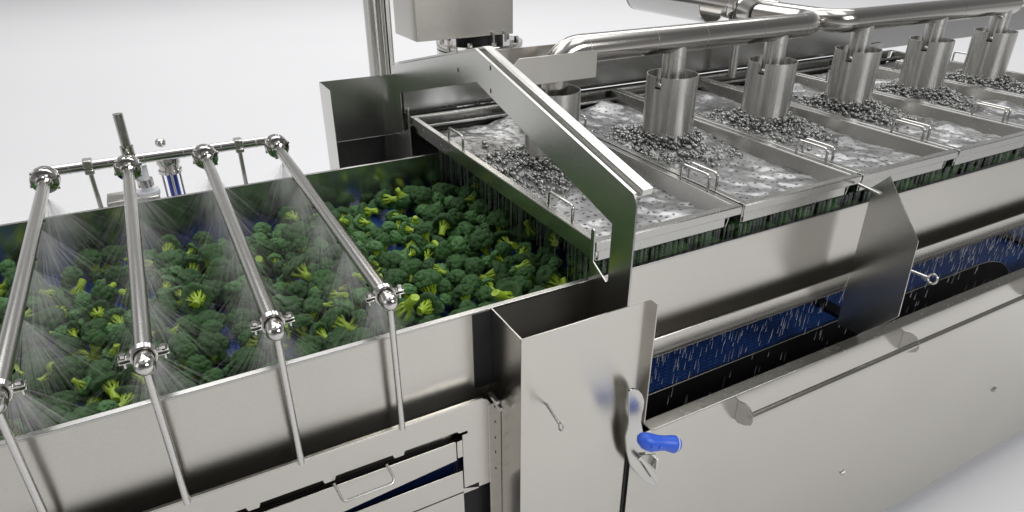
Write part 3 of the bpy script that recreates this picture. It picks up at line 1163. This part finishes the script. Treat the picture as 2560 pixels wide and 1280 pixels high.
# pointed partition plate
pp = thing("partition_plate", "pointed upright steel plate with ring pin standing across the front gutter", "plate", (2.25, 1.3, -0.43))
po = [(1.398, 0.100), (1.345, 0.159), (1.184, -0.030), (1.173, -0.335), (1.227, -0.405), (1.300, -0.490), (1.3985, -0.497), (1.3985, -0.27)]
obj("plate", MB().prism(po, 'x', 2.25, 2.254), PLATE, pp, 0.0008)
pn = obj("pin", MB().tube([(2.262, 1.200, -0.152), (2.262, 1.122, -0.148)], 0.0052, 10), ROD, pp)
rg = MB().tube([(2.262 + 0.004 * math.sin(a), 1.106 + 0.016 * math.cos(a), -0.146 + 0.016 * math.sin(a)) for a in [2 * math.pi * k / 22 for k in range(22)]], 0.0042, 8, closed=True)
obj("ring", rg, ROD, pn)
obj("spacer_rod", MB().tube([(2.245, 1.452, 0.093), (2.245, 1.362, 0.085)], 0.0055, 12), TRAY, pp)

# rain on the lower belt
r = random.Random(77)
m_ = MB()
for k in range(2300):
    xx = r.uniform(1.2, 5.2)
    yy = r.uniform(1.44, 1.80)
    z0 = r.uniform(-0.60, -0.36)
    if yy < 1.5:
        z0 = r.uniform(-0.85, -0.45)
    L_ = r.uniform(0.02, 0.055)
    q = r.uniform(0.0011, 0.0026)
    m_.tube([(xx, yy, z0 + L_), (xx - 0.002, yy, z0 + L_ * 0.3), (xx - 0.003, yy, z0)], [0.0003, q * 0.8, q], 4, caps=False)
tag(obj("falling_drops", m_, RAIN), "drops falling in streaks onto the lower blue belt behind the door", "water drops", kind="stuff")

# ================================================================== WATER TRAYS
PIT = 0.604
TX0 = 1.072
TW = 0.592
TY0, TY1 = 1.462, 3.036
ZT = 0.12


def make_tray():
    x0, x1 = 0.0, TW
    org = (0, YC, 0.03)
    t = thing("water_tray", "first water tray, standing in the opening of the hood frame", "tray", org, "water trays in a row over the trough")
    rim = MB()
    rim.box(x0, x1, TY0, TY0 + 0.028, ZT - 0.003, ZT)
    rim.box(x0, x1, TY0, TY0 + 0.004, ZT - 0.032, ZT - 0.003)
    rim.box(x0, x1, TY1 - 0.028, TY1, ZT - 0.003, ZT)
    rim.box(x0, x1, TY1 - 0.004, TY1, ZT - 0.048, ZT - 0.003)
    rim.box(x0, x0 + 0.026, TY0 + 0.028, TY1 - 0.028, ZT - 0.003, ZT)
    rim.box(x1 - 0.026, x1, TY0 + 0.028, TY1 - 0.028, ZT - 0.003, ZT)
    rim.box(x0, x0 + 0.003, TY0 + 0.028, TY1 - 0.028, ZT - 0.035, ZT - 0.003)
    rim.box(x1 - 0.003, x1, TY0 + 0.028, TY1 - 0.028, ZT - 0.035, ZT - 0.003)
    obj("rim", rim, TRAY, t, 0.0015)
    w = MB()
    w.box(x0 + 0.02, x1 - 0.055, TY0 + 0.016, TY0 + 0.020, 0.046, ZT - 0.004)
    w.box(x0 + 0.02, x1 - 0.07, TY1 - 0.032, TY1 - 0.028, 0.046, ZT - 0.004)
    w.box(x0 + 0.012, x0 + 0.016, TY0 + 0.020, TY1 - 0.032, 0.046, ZT - 0.004)
    w.prism([(x1 - 0.026, ZT - 0.004), (x1 - 0.022, ZT - 0.004), (x1 - 0.044, 0.046), (x1 - 0.048, 0.046)], 'y', TY0 + 0.0165, TY1 - 0.032)
    obj("wall", w, TRAY, t, 0.001)
    obj("base", MB().box(x0 + 0.016, x1 - 0.047, TY0 + 0.02, TY1 - 0.032, 0.046, 0.050), TRAY, t)
    # ledge with its dark overflow slot at the back
    obj("back_ledge", MB().box(x0 + 0.016, x1 - 0.026, TY1 - 0.105, TY1 - 0.090, 0.085, 0.094), TRAY, t, 0.001)
    obj("overflow_slot", MB().box(x0 + 0.018, x1 - 0.028, TY1 - 0.089, TY1 - 0.036, 0.070, 0.078), DARK, t)
    for xh in (x0 + 0.013, x1 - 0.013):
        for ya, yb in ((1.615, 1.757), (2.445, 2.590)):
            hp_ = fillet([(xh, ya, ZT - 0.001), (xh, ya, ZT + 0.058), (xh, yb, ZT + 0.058), (xh, yb, ZT - 0.001)], 0.014, 5)
            obj("handle", MB().tube(hp_, 0.0055, 10), CHROME, t)
    return t


TL = ["first water tray, standing in the opening of the hood frame", "second water tray, just right of the slanting frame arm", "third water tray, above the pointed partition plate",
      "fourth water tray, counted from the hood frame", "fifth water tray, next to the last one", "last water tray, farthest from the hood frame"]
tray0 = make_tray()
tray0.location = W((TX0, YC, 0.03))
for i in range(1, 6):
    copy_thing(tray0, (TX0 + PIT * i, YC, 0.03), TL[i])

CX = [TX0 + TW / 2 + 0.025 + PIT * i for i in range(6)]
ORDT = ["first", "second", "third", "fourth", "fifth", "last"]


def vnoise(x, y, seed):
    """smooth value noise on arrays"""
    def h(i, j):
        n = np.sin(i * 127.1 + j * 311.7 + seed * 74.7) * 43758.5453
        return n - np.floor(n)
    i, j = np.floor(x), np.floor(y)
    fx, fy = x - i, y - j
    fx, fy = fx * fx * (3 - 2 * fx), fy * fy * (3 - 2 * fy)
    return (h(i, j) * (1 - fx) + h(i + 1, j) * fx) * (1 - fy) + (h(i, j + 1) * (1 - fx) + h(i + 1, j + 1) * fx) * fy


for i in range(6):
    xa, xb = TX0 + PIT * i + 0.017, TX0 + PIT * i + TW - 0.042
    ya, yb = TY0 + 0.021, TY1 - 0.108
    nx, ny = 80, 190
    X, Y = np.meshgrid(np.linspace(xa, xb, nx), np.linspace(ya, yb, ny), indexing='ij')
    u = (X - xa) / (xb - xa)
    hgt = 0.060 + 0.010 * (vnoise(X * 9, Y * 7, i) - 0.5) + 0.010 * (vnoise(X * 22 + Y * 6, Y * 18, i + 9) - 0.5) + 0.004 * (vnoise(X * 60, Y * 45, i + 20) - 0.5)
    # a ridge of water thrown along the far wall of the tray
    ridge = np.exp(-((u - 0.86) / 0.13) ** 2) * (0.006 + 0.060 * np.clip(vnoise(X * 3, Y * 8.5, i + 40) - 0.25, 0, 1)) * (0.6 + 0.4 * np.sin(Y * 9 + i))
    rr = np.hypot(X - CX[i], (Y - 2.25))
    ring = 0.030 * np.exp(-((rr - 0.15) / 0.055) ** 2)
    Z = np.clip(hgt + ridge + ring, 0.052, 0.112)
    V = np.stack([X, Y, Z], 2).reshape(-1, 3)
    idx = np.arange(nx * ny).reshape(nx, ny)
    Fq = np.stack([idx[:-1, :-1], idx[1:, :-1], idx[1:, 1:], idx[:-1, 1:]], 2).reshape(-1, 4)
    m_ = MB()
    m_.add(V.tolist(), Fq.tolist())
    tag(obj("tray_water", m_, WATER, sharp=180), "rippled grey water filling the %s water tray from the hood frame" % ORDT[i], "water", "water in the trays")
    r = random.Random(500 + i)
    b = MB()
    for k in range(2100):
        a = r.uniform(0, 2 * math.pi)
        q = 0.10 + abs(r.gauss(0, 0.075))
        ex = 1.0 + 0.55 * max(0, math.cos(a - 5.1)) + 0.25 * max(0, math.cos(a - 2.6))
        q = 0.10 + (q - 0.10) * ex
        px, py = CX[i] + q * math.cos(a), 2.25 + q * math.sin(a)
        if not (xa + 0.01 < px < xb - 0.01):
            continue
        top_ = 0.066 + 0.062 * math.exp(-((q - 0.10) / 0.085) ** 2)
        pz = r.uniform(0.060, top_ + 0.008)
        s0 = r.choice((0.004, 0.005, 0.006, 0.007, 0.009, 0.011))
        b.ball((px, py, pz), s0, 1, (r.uniform(0.6, 1.7), r.uniform(0.6, 1.7), r.uniform(0.5, 1.2)))
    tag(obj("splash_bubbles", b, BUBBLE, sharp=180), "heap of grey bubbles round the sleeve foot in the %s water tray" % ORDT[i], "bubbles", "bubble heaps in the trays", kind="stuff")

# ================================================================== SLEEVES
ZP = 0.520
HY = 2.25


def make_sleeve():
    org = (0, HY, 0.085)
    t = thing("inlet_sleeve", "first", "sleeve", org, "upright sleeves in the water trays")
    m_ = MB()
    seg = 72
    rows = [0.095, 0.325, 0.376]
    Ro, Ri = 0.110, 0.1065
    notch = range(38, 41)
    vs, fs = [], []
    for rad_ in (Ro, Ri):
        for h in rows:
            for k in range(seg):
                a = 2 * math.pi * k / seg
                vs.append((rad_ * math.cos(a), HY + rad_ * math.sin(a), h))
    nr = len(rows)

    def ix(s, r_, k):
        return (s * nr + r_) * seg + k % seg
    for k in range(seg):
        for r_ in range(nr - 1):
            if r_ == 1 and k in notch:
                continue
            for s in (0, 1):
                fs.append((ix(s, r_, k), ix(s, r_, k + 1), ix(s, r_ + 1, k + 1), ix(s, r_ + 1, k)))
        top_row = 1 if k in notch else 2
        fs.append((ix(0, top_row, k), ix(0, top_row, k + 1), ix(1, top_row, k + 1), ix(1, top_row, k)))
        fs.append((ix(0, 0, k), ix(0, 0, k + 1), ix(1, 0, k + 1), ix(1, 0, k)))
    for k in (38, 41):
        fs.append((ix(0, 1, k), ix(0, 2, k), ix(1, 2, k), ix(1, 1, k)))
    m_.add(vs, fs)
    obj("sleeve_wall", m_, SLEEVE, t)
    a = 2 * math.pi * 40.2 / 72
    bx_, by_ = 0.108 * math.cos(a), HY + 0.108 * math.sin(a)
    obj("bolt", MB().ball((bx_, by_, 0.345), 0.0085, 2), CHROME, t)
    obj("holder_ring", MB().lathe([(0.052, 0.0), (0.095, 0.0), (0.095, -0.006), (0.052, -0.006), (0.052, 0.0)], (0, HY, 0.33), 'z', 36), DARK, t)
    return t


SL = ["first upright sleeve, half hidden behind the slanting frame arm", "second upright sleeve, first one fully seen right of the frame arm", "third upright sleeve, below the pipe elbow junction",
      "fourth upright sleeve, just right of the pipe elbow junction", "fifth upright sleeve, next to the last one", "last upright sleeve, at the far end of the header pipe"]
s0 = make_sleeve()
s0["label"] = SL[0]
s0.location = W((CX[0], HY, 0.085))
for i in range(1, 6):
    copy_thing(s0, (CX[i], HY, 0.085), SL[i])

# ================================================================== HEADER PIPES


def seam(par, p, d, rad_):
    p, d = Vector(p), Vector(d).normalized()
    obj("weld_seam", MB().tube([p - d * 0.0016, p + d * 0.0016], rad_ + 0.0006, 32, caps=False), ROD, par)


RP = 0.056
XE1, XE2 = 2.865, 2.985
h1 = thing("header_pipe", "near stretch of fat steel header pipe ending in an elbow over the first sleeve", "pipe", (2.0, HY, ZP), "fat header pipes over the trays")
p1 = fillet([(CX[0], HY, 0.25), (CX[0], HY, ZP), (XE1, HY, ZP), (XE1, 2.62, ZP)], 0.115, 10)
obj("pipe", MB().tube(p1, RP, 40), PIPE, h1)
for xx in (1.53, 1.86, 2.125, 2.46, 2.735):
    seam(h1, (xx, HY, ZP), (1, 0, 0), RP)
for i in (1, 2):
    obj("branch", MB().tube([(CX[i], HY, 0.24), (CX[i], HY, ZP)], 0.0495, 32), SLEEVE, h1)
    seam(h1, (CX[i], HY, 0.452), (0, 0, 1), 0.0495)
h2 = thing("header_pipe", "far stretch of fat steel header pipe over the last three sleeves", "pipe", (3.7, HY, ZP), "fat header pipes over the trays")
p2 = fillet([(XE2, 2.62, ZP), (XE2, HY, ZP), (CX[5] + 0.08, HY, ZP)], 0.11, 10)
obj("pipe", MB().tube(p2, RP, 40), PIPE, h2)
for xx in (3.13, 3.44, 3.75, 3.96):
    seam(h2, (xx, HY, ZP), (1, 0, 0), RP)
for i in (3, 4, 5):
    obj("branch", MB().tube([(CX[i], HY, 0.24), (CX[i], HY, ZP)], 0.0495, 32), SLEEVE, h2)
    seam(h2, (CX[i], HY, 0.452), (0, 0, 1), 0.0495)
obj("drain_plug", MB().lathe([(0.0005, -0.035), (0.016, -0.035), (0.018, -0.025), (0.012, -0.02), (0.012, 0.02)], (CX[5] - 0.06, HY - 0.035, ZP - 0.035), 'z', 16), CHROME, h2)
sp_ = thing("supply_pipe", "supply pipe running back from the elbow junction, with a clamped collar", "pipe", (2.92, 3.0, 0.53))
obj("manifold", MB().tube([(XE1 - 0.01, 2.62, ZP), (2.90, 2.72, ZP + 0.005), (2.92, 2.78, ZP + 0.01)], [0.060, 0.068, 0.068], 32), PIPE, sp_)
obj("manifold", MB().tube([(XE2 + 0.01, 2.62, ZP), (2.94, 2.72, ZP + 0.005), (2.92, 2.78, ZP + 0.01)], [0.060, 0.066, 0.066], 32), PIPE, sp_)
obj("collar", MB().lathe([(0.068, -0.03), (0.080, -0.03), (0.082, -0.022), (0.082, 0.022), (0.080, 0.03), (0.068, 0.03)], (2.92, 2.80, ZP + 0.012), 'y', 40), CHROME, sp_)
obj("pipe", MB().tube([(2.92, 2.80, ZP + 0.012), (2.92, 4.6, ZP + 0.05)], 0.068, 36), PIPE, sp_)
cv = []
for k in range(13):
    a = math.pi + math.pi * k / 12
    cv.append((0.105 * math.cos(a), 0.105 * math.sin(a)))
cv2 = [(x_ * 0.96, z_ * 0.96) for x_, z_ in reversed(cv)]
obj("gutter_shell", MB().prism([(2.86 + p[0], ZP + 0.02 + p[1]) for p in cv + cv2], 'y', 2.95, 3.62), INNER, sp_, sharp=50)
obj("shell_end", MB().prism([(2.86 + p[0], ZP + 0.02 + p[1]) for p in cv], 'y', 3.60, 3.61), GREY, sp_)
tag(obj("blue_sensor", MB().lathe([(0.0005, -0.05), (0.02, -0.05), (0.022, -0.03), (0.022, 0.03), (0.016, 0.05), (0.0005, 0.05)], (2.66, 3.55, 0.545), 'x', 16), BLUE_GRIP), "small blue sensor cap beside the supply pipe", "sensor")

# ================================================================== BACK MACHINERY
bw = thing("back_wall_panel", "long grey steel wall panel behind the trays and header pipes", "wall panel", (4.0, 3.1, 0.2))
obj("panel", MB().box(1.07, 7.6, 3.10, 3.106, 0.118, 0.30), INNER, bw, 0.001)
obj("top_fold", MB().box(1.07, 7.6, 3.106, 3.14, 0.297, 0.301), PLATE, bw)
obj("lower_gap", MB().box(1.07, 4.15, 3.087, 3.091, 0.04, 0.116), DARK, bw)
obj("lower_panel", MB().box(1.07, 4.72, 3.092, 3.097, -1.4, 0.038), INNER, bw)
obj("sill", MB().box(1.07, 4.70, 3.042, 3.084, 0.085, 0.090), TRAY, bw)
obj("end_plate", MB().box(4.22, 4.66, 3.087, 3.090, 0.045, 0.165), PLATE, bw)
rr_ = thing("top_rail", "slim pale rail above the far end of the back panel", "rail", (5.8, 3.1, 0.33))
obj("rail", MB().box(4.75, 7.6, 3.09, 3.12, 0.322, 0.346), PLATE, rr_, 0.003)
for xx in (4.9, 6.2):
    obj("rail_post", MB().box(xx, xx + 0.02, 3.10, 3.115, 0.301, 0.323), PLATE, rr_)
tag(obj("support_post", MB().tube([(3.12, 2.99, 0.10), (3.12, 2.99, 0.62)], 0.024, 18), SLEEVE), "slim round post under the elbow junction", "post")

bx_ = thing("drive_box", "large brushed steel drive box hanging above the back of the frame", "box", (1.5, 3.45, 0.41))
obj("housing", MB().box(1.232, 1.785, 3.305, 3.62, 0.412, 1.45), PANEL, bx_, 0.003)
fl_ = thing("flange_plate", "round bolted flange plate under the drive box", "flange", (1.60, 3.42, 0.33))
fc = (1.655, 3.455, 0.345)
obj("disc", MB().lathe([(0.0005, 0.022), (0.236, 0.022), (0.238, 0.019), (0.238, -0.010), (0.236, -0.012)], fc, 'z', 56), CHROME, fl_)
obj("gasket", MB().lathe([(0.235, -0.012), (0.235, -0.018)], fc, 'z', 56), DARK, fl_)
obj("lower_disc", MB().lathe([(0.236, -0.018), (0.237, -0.050), (0.21, -0.056), (0.16, -0.06), (0.16, -0.5)], fc, 'z', 56), CHROME, fl_)
for k in range(10):
    a = 2 * math.pi * k / 10 + 0.25
    obj("bolt", MB().lathe([(0.0005, 0.018), (0.014, 0.018), (0.014, 0.0)], (fc[0] + 0.205 * math.cos(a), fc[1] + 0.205 * math.sin(a), fc[2] + 0.022), 'z', 6), CHROME, fl_)
obj("shaft", MB().tube([(1.655, 3.455, 0.36), (1.655, 3.455, 0.42)], 0.13, 24), DARK, fl_)
for xx in (1.66, 1.73):
    obj("eye_bolt", MB().tube([(xx, 3.29, 0.378), (xx, 3.29, 0.430)], 0.006, 10), ROD, fl_)
ps = thing("mast", "tall rounded steel mast left of the drive box", "mast", (1.1, 3.5, -1.5))
obj("column", MB().tube([(1.078, 3.5, -1.85), (1.078, 3.5, 1.5)], 0.043, 32), SLEEVE, ps)
obj("guide_rail", MB().box(1.124, 1.170, 3.48, 3.53, -1.85, 1.5), SLEEVE, ps, 0.008)
obj("guide_slot", MB().box(1.136, 1.142, 3.476, 3.4805, -1.85, 1.5), DARK, ps)

# ================================================================== DRIP CURTAIN under the trays
r = random.Random(9)
m_ = MB()
for k in range(330):
    xx = 1.10 + abs(r.gauss(0, 0.22))
    yy = r.uniform(1.50, 3.0) if xx < 1.5 else r.uniform(1.49, 1.62)
    yy = min(yy, 2.76)
    q = r.uniform(0.0012, 0.0034)
    za = r.uniform(-0.19, -0.06)
    m_.tube([(xx, yy, 0.048), (xx + 0.001, yy, (za + 0.045) / 2), (xx, yy, za)], [q, q * 0.8, q * 0.5], 5, caps=False)
for k in range(170):
    xx = 1.12 + 0.0212 * k + r.uniform(-0.003, 0.003)
    yy = r.uniform(1.478, 1.495)
    q = r.uniform(0.0040, 0.0065)
    m_.tube([(xx, yy, 0.040), (xx + 0.001, yy, -0.05), (xx, yy, -0.2)], [q, q * 0.85, q * 0.7], 5, caps=False)
tag(obj("drip_curtain", m_, DRIP), "curtain of water falling in threads from under the trays", "falling water", kind="stuff")
